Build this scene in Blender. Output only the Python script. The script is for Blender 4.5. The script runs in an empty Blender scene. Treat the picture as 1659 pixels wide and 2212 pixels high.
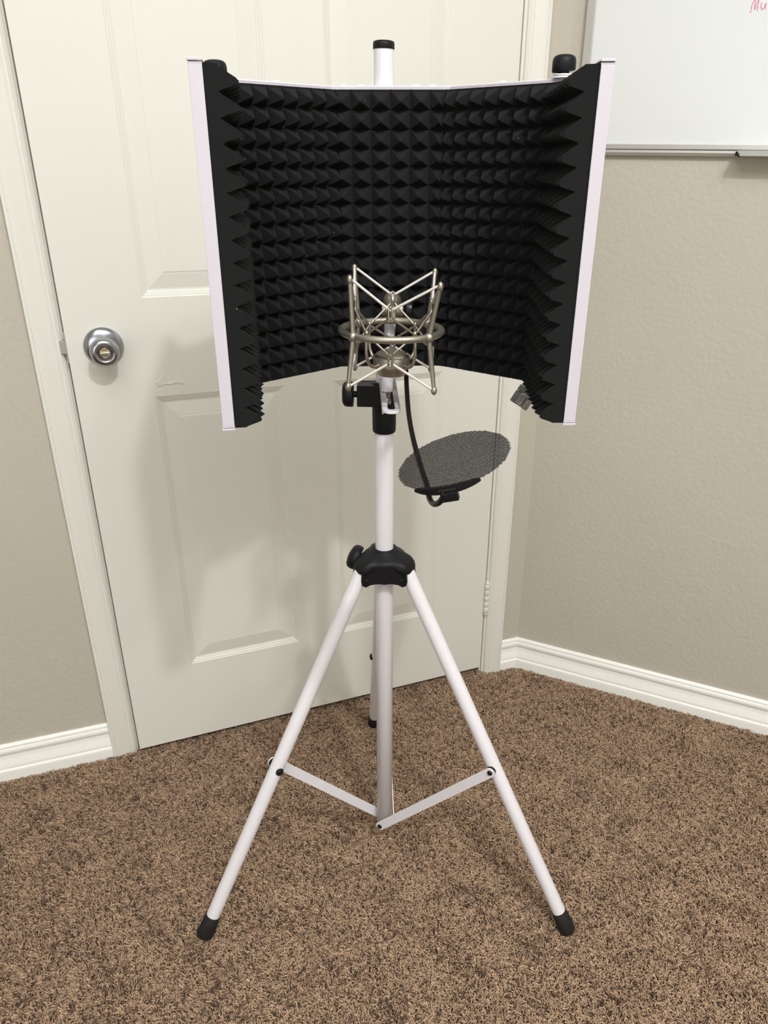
import bpy, math, random
import numpy as np
from mathutils import Vector, Matrix
random.seed(4)
rng = np.random.default_rng(11)
S = bpy.context.scene
COL = S.collection
PI = math.pi
H = 1.29

# ------------------------------------------------------------------ helpers
class MB:
    """collects shapes that make up ONE mesh"""
    def __init__(s): s.v = []; s.f = []; s.m = []; s.sm = []
    def add(s, vs, fs, mi=0, smooth=False):
        o = len(s.v); s.v += [tuple(p) for p in vs]
        for f in fs: s.f.append(tuple(i + o for i in f)); s.m.append(mi); s.sm.append(smooth)
    def build(s, name, mats, parent=None, bevel=0, seg=2, angle=40):
        me = bpy.data.meshes.new(name); me.from_pydata(s.v, [], s.f)
        if not isinstance(mats, (list, tuple)): mats = [mats]
        for m in mats: me.materials.append(m)
        me.polygons.foreach_set('material_index', s.m); me.polygons.foreach_set('use_smooth', s.sm)
        me.update()
        o = bpy.data.objects.new(name, me); COL.objects.link(o)
        if parent: o.parent = parent
        if bevel:
            b = o.modifiers.new('bevel', 'BEVEL'); b.width = bevel; b.segments = seg; b.limit_method = 'ANGLE'; b.angle_limit = math.radians(angle)
        return o

def V(*a): return Vector(a)
def box(mb, c, h, X=(1,0,0), Y=(0,1,0), Z=(0,0,1), mi=0):
    c = Vector(c); X = Vector(X)*h[0]; Y = Vector(Y)*h[1]; Z = Vector(Z)*h[2]
    vs = [c+X*i+Y*j+Z*k for k in (-1,1) for j in (-1,1) for i in (-1,1)]
    mb.add(vs, [(0,2,3,1),(4,5,7,6),(0,1,5,4),(2,6,7,3),(0,4,6,2),(1,3,7,5)], mi)
def frame_of(d):
    d = Vector(d).normalized(); a = V(0,0,1) if abs(d.z) < .9 else V(1,0,0)
    x = d.cross(a).normalized(); return x, d.cross(x).normalized(), d
def lathe(mb, c, axis, prof, n=32, mi=0, smooth=True, cap=True):
    """prof: list of (r, t) along the axis"""
    c = Vector(c); x, y, d = frame_of(axis); vs = []; fs = []
    for r, t in prof:
        for k in range(n):
            a = 2*PI*k/n; vs.append(c + d*t + (x*math.cos(a)+y*math.sin(a))*r)
    for i in range(len(prof)-1):
        for k in range(n):
            k2 = (k+1) % n; fs.append((i*n+k, i*n+k2, (i+1)*n+k2, (i+1)*n+k))
    mb.add(vs, fs, mi, smooth)
    if cap:
        mb.add(vs[:n], [tuple(range(n))], mi); mb.add(vs[-n:], [tuple(reversed(range(n)))], mi)
def tube(mb, pts, r, n=12, mi=0, closed=False, cap=True):
    pts = [Vector(p) for p in pts]; N = len(pts)
    rs = r if isinstance(r, (list, tuple)) else [r]*N
    tan = []
    for i in range(N):
        a = pts[(i-1) % N] if (closed or i > 0) else pts[i]; b = pts[(i+1) % N] if (closed or i < N-1) else pts[i]
        tan.append((b-a).normalized())
    x, y, _ = frame_of(tan[0]); vs = []; fs = []
    for i in range(N):
        if i: 
            q = tan[i-1].rotation_difference(tan[i]); x = q @ x
        y = tan[i].cross(x).normalized(); x = y.cross(tan[i]).normalized()
        for k in range(n):
            a = 2*PI*k/n; vs.append(pts[i] + (x*math.cos(a)+y*math.sin(a))*rs[i])
    for i in range(N if closed else N-1):
        j = (i+1) % N
        for k in range(n):
            k2 = (k+1) % n; fs.append((i*n+k, i*n+k2, j*n+k2, j*n+k))
    mb.add(vs, fs, mi, True)
    if cap and not closed:
        mb.add(vs[:n], [tuple(reversed(range(n)))], mi); mb.add(vs[-n:], [tuple(range(n))], mi)
def ball(mb, c, r, n=16, mi=0, sz=1):
    lathe(mb, c, (0,0,1), [(max(1e-5, r*math.sin(PI*i/10)), -r*sz*math.cos(PI*i/10)) for i in range(11)], n, mi, True, False)
def smooth_path(pts, sub=8, closed=False):
    pts = [Vector(p) for p in pts]; N = len(pts); out = []
    for i in range(N if closed else N-1):
        g = (lambda k: pts[k % N]) if closed else (lambda k: pts[max(0, min(N-1, k))])
        p0, p1, p2, p3 = g(i-1), g(i), g(i+1), g(i+2)
        for s in range(sub):
            t = s/sub
            out.append(.5*((2*p1)+(p2-p0)*t+(2*p0-5*p1+4*p2-p3)*t*t+(3*p1-p0-3*p2+p3)*t**3))
    if not closed: out.append(pts[-1])
    return out
def prism(mb, poly, fr, d0, d1, mi=0):
    """poly: 2D points; fr(u, v, d) -> point"""
    n = len(poly); vs = [fr(u, v, d0) for u, v in poly]+[fr(u, v, d1) for u, v in poly]
    fs = [tuple(reversed(range(n))), tuple(range(n, 2*n))]+[(k, (k+1) % n, n+(k+1) % n, n+k) for k in range(n)]
    mb.add(vs, fs, mi)

def empty(name, loc, label, cat, group=None):
    o = bpy.data.objects.new(name, None); COL.objects.link(o); o.location = loc; o.empty_display_size = .05
    o['label'] = label; o['category'] = cat
    if group: o['group'] = group
    return o
def under(o, root):
    """geometry was made in world coordinates; hang it under a root without moving it"""
    o.parent = root; o.matrix_parent_inverse = Matrix.Translation(-Vector(root.location)); return o
def struct(o): o['kind'] = 'structure'; return o

# ------------------------------------------------------------------ materials
def mat(name, col, rough=.5, metal=0, spec=.5, coat=0, bump=None):
    m = bpy.data.materials.new(name); m.use_nodes = True; nt = m.node_tree; b = nt.nodes['Principled BSDF']
    b.inputs['Base Color'].default_value = (*col, 1); b.inputs['Roughness'].default_value = rough; b.inputs['Metallic'].default_value = metal
    b.inputs['Specular IOR Level'].default_value = spec; b.inputs['Coat Weight'].default_value = coat
    if bump:
        sc, st, dist, det, strech = bump
        tc = nt.nodes.new('ShaderNodeTexCoord'); mp = nt.nodes.new('ShaderNodeMapping'); mp.inputs['Scale'].default_value = strech
        n = nt.nodes.new('ShaderNodeTexNoise'); n.inputs['Scale'].default_value = sc; n.inputs['Detail'].default_value = det
        bp = nt.nodes.new('ShaderNodeBump'); bp.inputs['Strength'].default_value = st; bp.inputs['Distance'].default_value = dist
        L = nt.links.new; L(tc.outputs['Object'], mp.inputs[0]); L(mp.outputs[0], n.inputs['Vector']); L(n.outputs['Fac'], bp.inputs['Height']); L(bp.outputs[0], b.inputs['Normal'])
        m['noise'] = n.name
    return m
def tint(m, c2, sc, lo=.45, hi=.65, factor=1):
    """patches of a second colour, kept in object space"""
    nt = m.node_tree; b = nt.nodes['Principled BSDF']; L = nt.links.new
    tc = nt.nodes.new('ShaderNodeTexCoord'); n = nt.nodes.new('ShaderNodeTexNoise'); n.inputs['Scale'].default_value = sc; n.inputs['Detail'].default_value = 3
    r = nt.nodes.new('ShaderNodeValToRGB'); r.color_ramp.elements[0].position = lo; r.color_ramp.elements[1].position = hi
    r.color_ramp.elements[0].color = b.inputs['Base Color'].default_value; r.color_ramp.elements[1].color = (*c2, 1)
    L(tc.outputs['Object'], n.inputs['Vector']); L(n.outputs['Fac'], r.inputs[0]); L(r.outputs[0], b.inputs['Base Color']); return m

M_wall = tint(mat('wall_paint', (.53,.488,.415), .75, spec=.3, bump=(95, .55, .0022, 2.5, (1,1,1))), (.515,.473,.40), 2)
M_ceil = mat('ceiling_paint', (.80,.79,.75), .9)
M_doorv = mat('door_paint_upright_grain', (.76,.75,.685), .42, spec=.4, bump=(60, .18, .0006, 5, (6,6,.25)))
M_doorh = mat('door_paint_level_grain', (.76,.75,.685), .42, spec=.4, bump=(60, .30, .0006, 5, (.25,.25,5)))
M_trim = mat('trim_paint', (.78,.76,.70), .38, spec=.45, bump=(14, .1, .001, 3, (1,1,1)))
M_base = mat('baseboard_paint', (.94,.925,.885), .3, spec=.5)
M_white = mat('white_powder_coat', (.78,.75,.785), .28, spec=.5, coat=.15)
M_sheet = mat('white_sheet_enamel', (.60,.56,.61), .2, spec=.5, coat=.2)
M_black = mat('black_plastic', (.008,.008,.009), .5, spec=.22, bump=(900, .15, .0003, 2, (1,1,1)))
M_rubber = mat('black_rubber', (.014,.012,.011), .7, spec=.3)
M_dark = mat('black_metal', (.02,.02,.022), .3, metal=.6)
M_nickel = mat('satin_nickel_paint', (.40,.362,.295), .40, metal=.8, spec=.5)
M_cord = mat('pale_elastic_cord', (.62,.57,.53), .6)
M_chrome = mat('brushed_steel', (.42,.43,.47), .24, metal=1)
M_brass = mat('polished_turn', (.78,.72,.60), .12, metal=1)
M_knurl = mat('knurled_steel', (.28,.28,.28), .3, metal=1)
M_alu = mat('anodised_aluminium', (.55,.535,.50), .38, metal=.55)
M_board = mat('whiteboard_enamel', (.755,.77,.77), .25, spec=.35)
M_ink = mat('pink_marker', (.72,.30,.42), .6)
M_bolt = mat('zinc_bolt', (.45,.42,.38), .35, metal=.9)

def foam_material():
    m = mat('charcoal_foam', (.0105,.0105,.0107), .95, spec=.12, bump=(1400, .5, .0008, 2, (1,1,1)))
    nt = m.node_tree; b = nt.nodes['Principled BSDF']; L = nt.links.new
    b.inputs['Sheen Weight'].default_value = .05; b.inputs['Sheen Roughness'].default_value = .6; b.inputs['Sheen Tint'].default_value = (.6,.6,.62,1)
    tc = nt.nodes.new('ShaderNodeTexCoord'); vo = nt.nodes.new('ShaderNodeTexVoronoi'); vo.inputs['Scale'].default_value = 90
    lt = nt.nodes.new('ShaderNodeMath'); lt.operation = 'LESS_THAN'; lt.inputs[1].default_value = .045
    wn = nt.nodes.new('ShaderNodeSeparateColor'); gt = nt.nodes.new('ShaderNodeMath'); gt.operation = 'GREATER_THAN'; gt.inputs[1].default_value = .80
    mu = nt.nodes.new('ShaderNodeMath'); mu.operation = 'MULTIPLY'; mx = nt.nodes.new('ShaderNodeMix'); mx.data_type = 'RGBA'
    mx.inputs[6].default_value = (.0105,.0105,.0107,1); mx.inputs[7].default_value = (.55,.52,.48,1)
    L(tc.outputs['Object'], vo.inputs['Vector']); L(vo.outputs['Distance'], lt.inputs[0]); L(vo.outputs['Color'], wn.inputs[0]); L(wn.outputs[0], gt.inputs[0])
    L(lt.outputs[0], mu.inputs[0]); L(gt.outputs[0], mu.inputs[1]); L(mu.outputs[0], mx.inputs[0]); L(mx.outputs[2], b.inputs['Base Color'])
    return m
M_foam = foam_material()

def carpet_material():
    m = mat('carpet_yarn', (.25,.17,.11), .9, spec=.15)
    nt = m.node_tree; b = nt.nodes['Principled BSDF']; L = nt.links.new
    at = nt.nodes.new('ShaderNodeAttribute'); at.attribute_name = 'yarn'; L(at.outputs['Color'], b.inputs['Base Color'])
    b.inputs['Sheen Weight'].default_value = .15
    return m
M_yarn = carpet_material()
M_backing = mat('carpet_backing', (.075,.048,.03), 1)

# ------------------------------------------------------------------ room frame
th, ro = .447, .0167
aw, ad, a2 = .3646, .3951, -.4206
HX, HY = .1531*H, 1.357*H                     # hinge line of the door
W3 = lambda s, z, o=0: Vector((HX+s*math.cos(aw)+o*math.sin(aw), HY+s*math.sin(aw)-o*math.cos(aw), z))   # wall with the door, o = out into the room
D3 = lambda s, z, o=0: Vector((HX-s*math.cos(ad)+o*math.sin(ad), HY-s*math.sin(ad)-o*math.cos(ad), z))   # door leaf, s from the hinge
SK = .0873*H
KX, KY = HX+SK*math.cos(aw), HY+SK*math.sin(aw)
R3 = lambda s, z, o=0: Vector((KX+s*math.cos(a2)+o*math.sin(a2), KY+s*math.sin(a2)-o*math.cos(a2), z))   # right wall
U = Vector((math.cos(a2), math.sin(a2), 0)); N = Vector((math.sin(a2), -math.cos(a2), 0))
ZC = 3.05
FZ = -.014                                     # floor under the carpet pile
SL = -2.0
pL = W3(SL, 0); pK = Vector((KX, KY, 0)); pA = pK+U*2.6
pC = pL+N*3.2; tt = (pC-pA).dot(N); pB = pA+N*tt
# pC/pB share the same depth; front wall runs along U
dw = .9137; DT = 2.05

def wall_slab(name, a, b, z0, z1, thick=.11):
    """slab whose room face runs from a to b (room on the right when walking a -> b is outside)"""
    d = (b-a).normalized(); n = Vector((-d.y, d.x, 0))       # outward
    mb = MB(); vs = []
    for p in (a, b, b+n*thick, a+n*thick):
        for z in (z0, z1): vs.append(Vector((p.x, p.y, z)))
    mb.add(vs, [(0,2,3,1),(2,4,5,3),(4,6,7,5),(6,0,1,7),(1,3,5,7),(0,6,4,2)])
    return mb
# wall with the door: three pieces round the opening, one mesh
op0, op1, opz = -.925, .010, DT+.012
mb = MB()
for a, b, z0, z1 in ((W3(SL,0), W3(op0,0), FZ, ZC), (W3(op1,0), W3(SK,0), FZ, ZC), (W3(op0,0), W3(op1,0), opz, ZC)):
    q = wall_slab('', a, b, z0, z1); mb.add(q.v, q.f)
struct(mb.build('wall_back', M_wall))
struct(wall_slab('', R3(0,0), R3(2.6,0), FZ, ZC).build('wall_right', M_wall))
struct(wall_slab('', pA, pB, FZ, ZC).build('wall_side', M_wall))
struct(wall_slab('', pB, pC, FZ, ZC).build('wall_front', M_wall))
struct(wall_slab('', pC, pL, FZ, ZC).build('wall_left', M_wall))
# floor and ceiling
poly = [pL, pK, pA, pB, pC]
far = [W3(SL-.15,0,-.35), W3(SK+.1,0,-.35), pA+U*.15-N*.1, pB+U*.15+N*.15, pC-U*.15+N*.15]
mb = MB(); n = len(far)
for z0, z1, nm, mt in ((FZ-.05, FZ, 'floor', M_backing), (ZC, ZC+.08, 'ceiling', M_ceil)):
    mb = MB(); vs = [Vector((p.x,p.y,z0)) for p in far]+[Vector((p.x,p.y,z1)) for p in far]
    mb.add(vs, [tuple(range(n)), tuple(reversed(range(n,2*n)))]+[(k,k+n,(k+1)%n+n,(k+1)%n) for k in range(n)])
    struct(mb.build(nm, mt))

# ------------------------------------------------------------------ baseboards
BP = [(0,.0864),(.0035,.0866),(.006,.0845),(.0075,.081),(.0072,.077),(.0085,.0745),(.0098,.070),(.0094,.065),(.0068,.060),(.0062,.056),(.0072,.048),(.0098,.038),(.0118,.030),(.0122,.0255),(.0100,.0238),(.0100,.0222),(.0128,.0212),(.0142,.0185),(.0146,.013),(.0146,FZ),(0,FZ)]
def run(name, P, s0, s1, e0=0, e1=0, prof=BP):
    """profile swept along a wall; e = how far each end shifts per unit of o (mitre)"""
    mb = MB(); n = len(prof)
    vs = [P(s0+e0*o, z, o) for o, z in prof]+[P(s1+e1*o, z, o) for o, z in prof]
    mb.add(vs, [(k, k+1, n+k+1, n+k) for k in range(n-1)], 0, False)
    mb.add(vs, [tuple(reversed(range(n))), tuple(range(n, 2*n))])
    return mb.build(name, M_base)
struct(run('baseboard_left', W3, SL, -.9748))
mt = math.tan(PI/8)
struct(run('baseboard_center', W3, .0566, SK, 0, -mt))
struct(run('baseboard_right', R3, 0, 2.6, mt, 0))

# ------------------------------------------------------------------ casings and jambs
def casing(name, s_in, s_out):
    w = s_out-s_in
    prof = [(0,-.001),(0,.006),(.06,.0085),(.10,.0100),(.13,.0085),(.17,.0088),(.22,.0105),(.27,.0092),(.31,.0100),(.55,.0128),(.70,.0145),(.80,.0150),(.86,.0142),(.88,.0160),(.98,.0160),(1,.0140),(1,-.001)]
    mb = MB(); n = len(prof)
    vs = [W3(s_in+w*t, FZ, o) for t, o in prof]+[W3(s_in+w*t, DT+.065, o) for t, o in prof]
    fs = [(k, k+1, n+k+1, n+k) for k in range(n-1)]
    if w < 0: fs = [tuple(reversed(f)) for f in fs]
    mb.add(vs, fs); mb.add(vs, [tuple(range(n)), tuple(range(n,2*n))])
    return struct(mb.build(name, M_trim))
casing('trim_1', -.9215, -.9748)
casing('trim_2', .0095, .0566)
mb = MB(); Xw = (math.cos(aw), math.sin(aw), 0); Yw = (math.sin(aw), -math.cos(aw), 0)
box(mb, W3((-.975+.0566)/2, DT+.035, .006), (.49,.0075,.03), Xw, Yw); struct(mb.build('trim_3', M_trim))
# jambs with stops
for nm, s0, s1, st in (('trim_4', -.926, -.9175, 1), ('trim_5', .0032, .0110, -1)):
    mb = MB(); box(mb, W3((s0+s1)/2, (FZ+DT+.01)/2, -.055), (abs(s1-s0)/2, .0555, (DT+.01-FZ)/2), Xw, Yw)
    e = s1 if st > 0 else s0
    if st > 0: box(mb, W3(-.9160, (FZ+DT)/2, -.0100), (.0026, .0012, (DT-FZ)/2), Xw, Yw)  # added filler strip that lightens the dark latch-side gap
    box(mb, W3(e+st*.005, (FZ+DT)/2, -.075), (.005, .03, (DT-FZ)/2), Xw, Yw)
    if st < 0: box(mb, W3(.0012, (FZ+DT)/2, -.0080), (.0022, .0012, (DT-FZ)/2), Xw, Yw)  # same added filler, lightens the hinge-side gap
    struct(mb.build(nm, M_trim))
mb = MB(); box(mb, W3(-.4575, DT+.0075, -.055), (.46, .055, .0045), Xw, Yw); struct(mb.build('trim_6', M_trim))

# ------------------------------------------------------------------ door
T = .035; DZ0 = .010
mb = MB()
bead = [(0,0),(.0022,.0014),(.0050,.0020),(.0070,.0036),(.0095,.0042),(.0120,.0058),(.0150,.0062),(.0400,.0016),(.0440,.0012),(.0455,.0004)]
cols = [(.1465,.4015),(.5115,.7706)]
rows = [(.2215,.865),(1.055,1.66),(1.775,1.925)]
# flat face strips: stiles upright, rails level
def quad(s0, s1, z0, z1, mi): mb.add([D3(s1,z0,0),D3(s0,z0,0),D3(s0,z1,0),D3(s1,z1,0)], [(0,1,2,3)], mi)
edges = [0, cols[0][0], cols[0][1], cols[1][0], cols[1][1], dw]
zz = [DZ0, rows[0][0], rows[0][1], rows[1][0], rows[1][1], rows[2][0], rows[2][1], DT]
quad(edges[0], edges[1], DZ0, DT, 0); quad(edges[4], edges[5], DZ0, DT, 0)
for i in (0,2,4,6): quad(edges[1], edges[4], zz[i], zz[i+1], 1)
for i in (1,3,5): quad(edges[2], edges[3], zz[i], zz[i+1], 0)
for c0, c1 in cols:
    for z0, z1 in rows:
        loops = []
        for d, dep in bead:
            loops.append([D3(c1-d,z0+d,-dep),D3(c0+d,z0+d,-dep),D3(c0+d,z1-d,-dep),D3(c1-d,z1-d,-dep)])
        for a, b in zip(loops, loops[1:]):
            for k in range(4):
                mb.add([a[k],a[(k+1)%4],b[(k+1)%4],b[k]], [(0,1,2,3)], 1 if k in (0,2) else 0)
        mb.add(loops[-1], [(0,1,2,3)], 0)
# edges and back
e = [(0,DZ0),(dw,DZ0),(dw,DT),(0,DT)]
for k in range(4):
    a, b = e[k], e[(k+1)%4]; mb.add([D3(a[0],a[1],0),D3(b[0],b[1],0),D3(b[0],b[1],-T),D3(a[0],a[1],-T)], [(0,1,2,3)], 0)
mb.add([D3(s,z,-T) for s,z in e], [(0,1,2,3)], 0)
door = struct(mb.build('door_1', [M_doorv, M_doorh]))
ND = Vector((math.sin(ad), -math.cos(ad), 0)); XD = Vector((-math.cos(ad), -math.sin(ad), 0))
kc = D3(.850, .9705)
mb = MB()
lathe(mb, kc, ND, [(.0105,.010),(.0105,.030),(.0125,.033),(.019,.037),(.0245,.043),(.0262,.050),(.0255,.057),(.0225,.0615),(.0175,.0640),(.0145,.0630),(.0125,.0590),(.0118,.0560),(.0001,.0555)], 48, cap=False)
knob = mb.build('door_knob', M_chrome, door)
mb = MB(); lathe(mb, kc, ND, [(.0355,0),(.0357,.003),(.0350,.0048),(.0335,.0058),(.0325,.0072),(.0250,.0105),(.0160,.0125),(.0100,.013)], 56); mb.build('rose', M_chrome, knob)
mb = MB(); lathe(mb, kc, ND, [(.0095,.0555),(.0095,.0575),(.0085,.0580)], 24); box(mb, kc+ND*.0615, (.0085,.0022,.0050), XD, Vector((0,0,1)), ND); mb.build('turn_button', M_brass, knob, .0008)
mb = MB(); box(mb, D3(dw+.0010, .9705, -.0165), (.0012, .0125, .028), XD, ND); mb.build('latch_plate', M_alu, door, .0004)
mb = MB(); prism(mb, [(0,-.0085),(.011,-.006),(.011,-.001),(0,.0085)], lambda u, v, d: D3(dw+.001+u, .9705+d, -.0135+v), -.0115, .0115); mb.build('latch_bolt', M_alu, door, .0008)
for zc in (.239, 1.03, 1.82):
    mb = MB()
    for k in range(5): lathe(mb, D3(-.0030, zc-.0445+k*.0178+.0005, .0065), (0,0,1), [(.0058,0),(.0064,.0006),(.0064,.0162),(.0058,.0168)], 20)
    lathe(mb, D3(-.0030, zc+.0445, .0065), (0,0,1), [(.0045,0),(.0062,.001),(.0062,.003),(.0040,.006),(.0038,.009),(.001,.011)], 20)
    lathe(mb, D3(-.0030, zc-.0545, .0065), (0,0,1), [(.002,0),(.0045,.002),(.0058,.006),(.0058,.010)], 20)
    box(mb, D3(-.0020, zc, .0008), (.0034,.0010,.0445), XD, ND)
    mb.build('hinge', M_trim, door)
# chipped, repainted triangle above the lower left panel
mb = MB(); tri = [(.7372,.9229),(.7670,.8925),(.7620,.8850),(.7480,.8885),(.7370,.8862),(.7250,.8895),(.7140,.8850),(.7118,.8885),(.7210,.9060)]
c = (.738,.899); R_ = [D3(s,z,.0002) for s,z in tri]; R2 = [D3(c[0]+(s-c[0])*.9, c[1]+(z-c[1])*.88, .0016 if z < .9 else .0004) for s,z in tri]; n = len(tri)
mb.add(R_+R2+[D3(c[0],c[1]-.004,-.0002+.0006)], [(k,(k+1)%n,n+(k+1)%n,n+k) for k in range(n)]+[(n+k,n+(k+1)%n,2*n) for k in range(n)])
mb.build('paint_chip', mat('rough_paint', (.76,.75,.685), .5, bump=(160,.5,.002,3,(1,1,3))), door)

# ------------------------------------------------------------------ whiteboard on the right wall
wb = empty('whiteboard', R3(.5, 1.32, 0), 'aluminium framed whiteboard with pink marker writing hanging on beige wall', 'whiteboard')
XR, NR = U, N
def rbox(mb, s0, s1, z0, z1, o0, o1, mi=0): box(mb, R3((s0+s1)/2,(z0+z1)/2,(o0+o1)/2), ((s1-s0)/2,(o1-o0)/2,(z1-z0)/2), XR, NR, mi=mi)
mb = MB(); rbox(mb, .036, 1.24, 1.328, 2.24, .002, .0085); under(mb.build('board_panel', M_board), wb)
mb = MB()
rbox(mb, .029, .0465, 1.3215, 2.25, .0005, .0125); rbox(mb, 1.225, 1.2425, 1.3215, 2.25, .0005, .0125); rbox(mb, .0465, 1.225, 2.24, 2.25, .0005, .0125)
rbox(mb, .0465, 1.225, 1.3225, 1.3325, .0005, .0125)
under(mb.build('frame', M_alu, None, .0012), wb)
mb = MB(); pf = [(.0005,1.3218),(.011,1.3218),(.0135,1.3205),(.0140,1.3170),(.0125,1.3130),(.0085,1.3108),(.0005,1.3105)]; n = len(pf)
vs = [R3(.029,z,o) for o,z in pf]+[R3(1.2425,z,o) for o,z in pf]
mb.add(vs, [(k,(k+1)%n,n+(k+1)%n,n+k) for k in range(n)]+[tuple(range(n)),tuple(reversed(range(n,2*n)))]); under(mb.build('bottom_rail', M_alu), wb)
mb = MB(); pf = [(.013,1.3215),(.016,1.3205),(.016,1.3165),(.045,1.3150),(.047,1.3215),(.0495,1.3215),(.0485,1.3120),(.016,1.3118),(.013,1.3120)]; n = len(pf)
vs = [R3(.3545,z,o) for o,z in pf]+[R3(.90,z,o) for o,z in pf]
mb.add(vs, [(k,(k+1)%n,n+(k+1)%n,n+k) for k in range(n)]+[tuple(range(n)),tuple(reversed(range(n,2*n)))]); under(mb.build('marker_tray', M_alu), wb)
mb = MB(); rbox(mb, .3480, .3565, 1.3125, 1.3200, .0135, .0215); rbox(mb, .3545, .3575, 1.3105, 1.3215, .0135, .049); under(mb.build('tray_end_cap', M_black, None, .0006), wb)
# handwriting: M and u, strokes of a marker
def stroke(mb, pts, w=.0011):
    pts = smooth_path([Vector((a,b,0)) for a,b in pts], 6); n = len(pts); vs = []
    for i, p in enumerate(pts):
        d = (pts[min(i+1,n-1)]-pts[max(i-1,0)]).normalized(); q = Vector((-d.y,d.x,0))*w*(.8+.3*math.sin(i))
        vs += [R3(p.x+q.x, p.y+q.y, .0089), R3(p.x-q.x, p.y-q.y, .0089)]
    mb.add(vs, [(2*i,2*i+2,2*i+3,2*i+1) for i in range(n-1)])
mb = MB()
stroke(mb, [(.3300,1.5465),(.3302,1.552),(.3308,1.559),(.3322,1.563),(.3345,1.5655)]); stroke(mb, [(.3345,1.5655),(.3353,1.560),(.3362,1.5510)])
stroke(mb, [(.3362,1.5515),(.3380,1.559),(.3402,1.5655)]); stroke(mb, [(.3402,1.5655),(.3408,1.557),(.3405,1.5483)])
stroke(mb, [(.3460,1.5610),(.3462,1.556),(.3475,1.5520),(.3495,1.5508),(.3520,1.5535),(.3538,1.5600)]); stroke(mb, [(.3538,1.5600),(.3536,1.555),(.3545,1.5510)])
under(mb.build('handwriting', M_ink), wb)

# ------------------------------------------------------------------ tripod stand
P = Vector((-.047, 1.139, 0))
st = empty('microphone_stand', (P.x, P.y, 0), 'white tripod microphone stand with black fittings standing on brown carpet', 'microphone stand')
def zr(z): return Vector((P.x, P.y, z))
mb = MB(); lathe(mb, zr(.0600), (0,0,1), [(.0135,0),(.0152,.001),(.0152,.850),(.0150,.8505)], 40); under(mb.build('lower_pole', M_white), st)
mb = MB(); lathe(mb, zr(.90), (0,0,1), [(.0130,0),(.0130,.5225)], 40); up = under(mb.build('upper_pole', M_white), st)
mb = MB(); lathe(mb, zr(1.4215), (0,0,1), [(.0136,0),(.0139,.0005),(.0139,.0062),(.0132,.0085),(.010,.0095),(.0001,.0098)], 40, cap=False); under(mb.build('pole_cap', M_black), st)
# leg geometry
feet = [Vector((-.3731,.9325,-.008)), Vector((.3049,.9544,-.008)), Vector((-.0898,1.5273,-.008))]
AZ = []
for F in feet:
    rd = Vector((F.x-P.x, F.y-P.y, 0)).normalized(); AZ.append(math.atan2(rd.y, rd.x))
    tg = Vector((rd.y, -rd.x, 0))                  # clockwise side, where the brace lies
    top = P+rd*.045; top.z = .665
    d = (F-top).normalized(); L = (F-top).length
    mb = MB(); tube(mb, [top-d*.010, top+d*(L-.030)], .0126, 32); leg = under(mb.build('leg', M_white), st)
    mb = MB(); lathe(mb, top+d*(L-.046), d, [(.0128,0),(.0138,.0008),(.0150,.022),(.0158,.040),(.0154,.0445),(.0135,.0465)], 32); f = mb.build('rubber_foot', M_rubber, leg); f.matrix_parent_inverse = Matrix.Identity(4)
    # brace: flat bar from the leg down to the foot of the pole
    J = top+d*(L*.515); J2 = J+tg*.0185; Q = P+tg*.0185; Q.z = .070
    J2 = J2
    bd = (Q-J2).normalized(); bn = tg; bu = bd.cross(bn).normalized(); BL = (Q-J2).length; w = .0092
    pl = [(-w*math.cos(a)*1, w*math.sin(a)) for a in [PI/2*0]]
    poly2 = [(0-w*math.sin(PI*k/8), w*math.cos(PI*k/8)) for k in range(9)]+[(BL+w*math.sin(PI*k/8), -w*math.cos(PI*k/8)) for k in range(9)]
    mb = MB(); prism(mb, poly2, lambda u, v, e_: J2+bd*u+bu*v+bn*e_, -.0012, .0012); br = under(mb.build('brace', M_white, None, .0005), st)
    # bolt through the leg: washer and nut on the brace side, round head on the other
    mb = MB(); tube(mb, [J-tg*.0120, J2+tg*.0012], .0035, 12); lathe(mb, J+tg*.0120, tg, [(.0085,0),(.0085,.0048)], 20); lathe(mb, J2+tg*.0010, tg, [(.0048,0),(.0048,.0012),(.0036,.0030),(.001,.0034)], 20)
    lathe(mb, J-tg*.0115, -tg, [(.0070,0),(.0072,.0016),(.0060,.0040),(.0030,.0054),(.0005,.0056)], 20)
    b1 = mb.build('bolt', M_black, br); b1.matrix_parent_inverse = Matrix.Identity(4)
    mb = MB(); lathe(mb, Q+tg*.0010, tg, [(.0048,0),(.0048,.0012),(.0036,.0030),(.001,.0034)], 20); box(mb, Q-tg*.0035, (.006,.0024,.006), rd, tg)
    b2 = mb.build('bolt', M_black, br); b2.matrix_parent_inverse = Matrix.Identity(4)
# hub that the legs hinge from: lobed cap over webs between the legs
def lobe(a):
    best = min(abs((a-z+PI) % (2*PI)-PI) for z in AZ)
    return math.exp(-(best/.55)**4)
mb = MB(); n = 120
tiers = [(.0160,.0160,.7005),(.0200,.0200,.7005),(.0225,.0235,.6990),(.0275,.0330,.6950),(.0330,.0440,.6905),(.0375,.0525,.6860),(.0398,.0570,.6800),(.0402,.0585,.6730),(.0396,.0582,.6690),(.0330,.0540,.6675)]
vs = []
for r0, r1, z in tiers:
    for k in range(n):
        a = 2*PI*k/n; lb_ = lobe(a); r = (r0+(r1-r0)*lb_)*(.95 if r0 > .021 else 1); vs.append((P.x+r*math.cos(a), P.y+r*math.sin(a), z+(1-lb_)*max(0, .692-z)*.42))
fs = [(i*n+k, (i+1)*n+k, (i+1)*n+(k+1)%n, i*n+(k+1)%n) for i in range(len(tiers)-1) for k in range(n)]
mb.add(vs, fs, 0, True)
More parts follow.
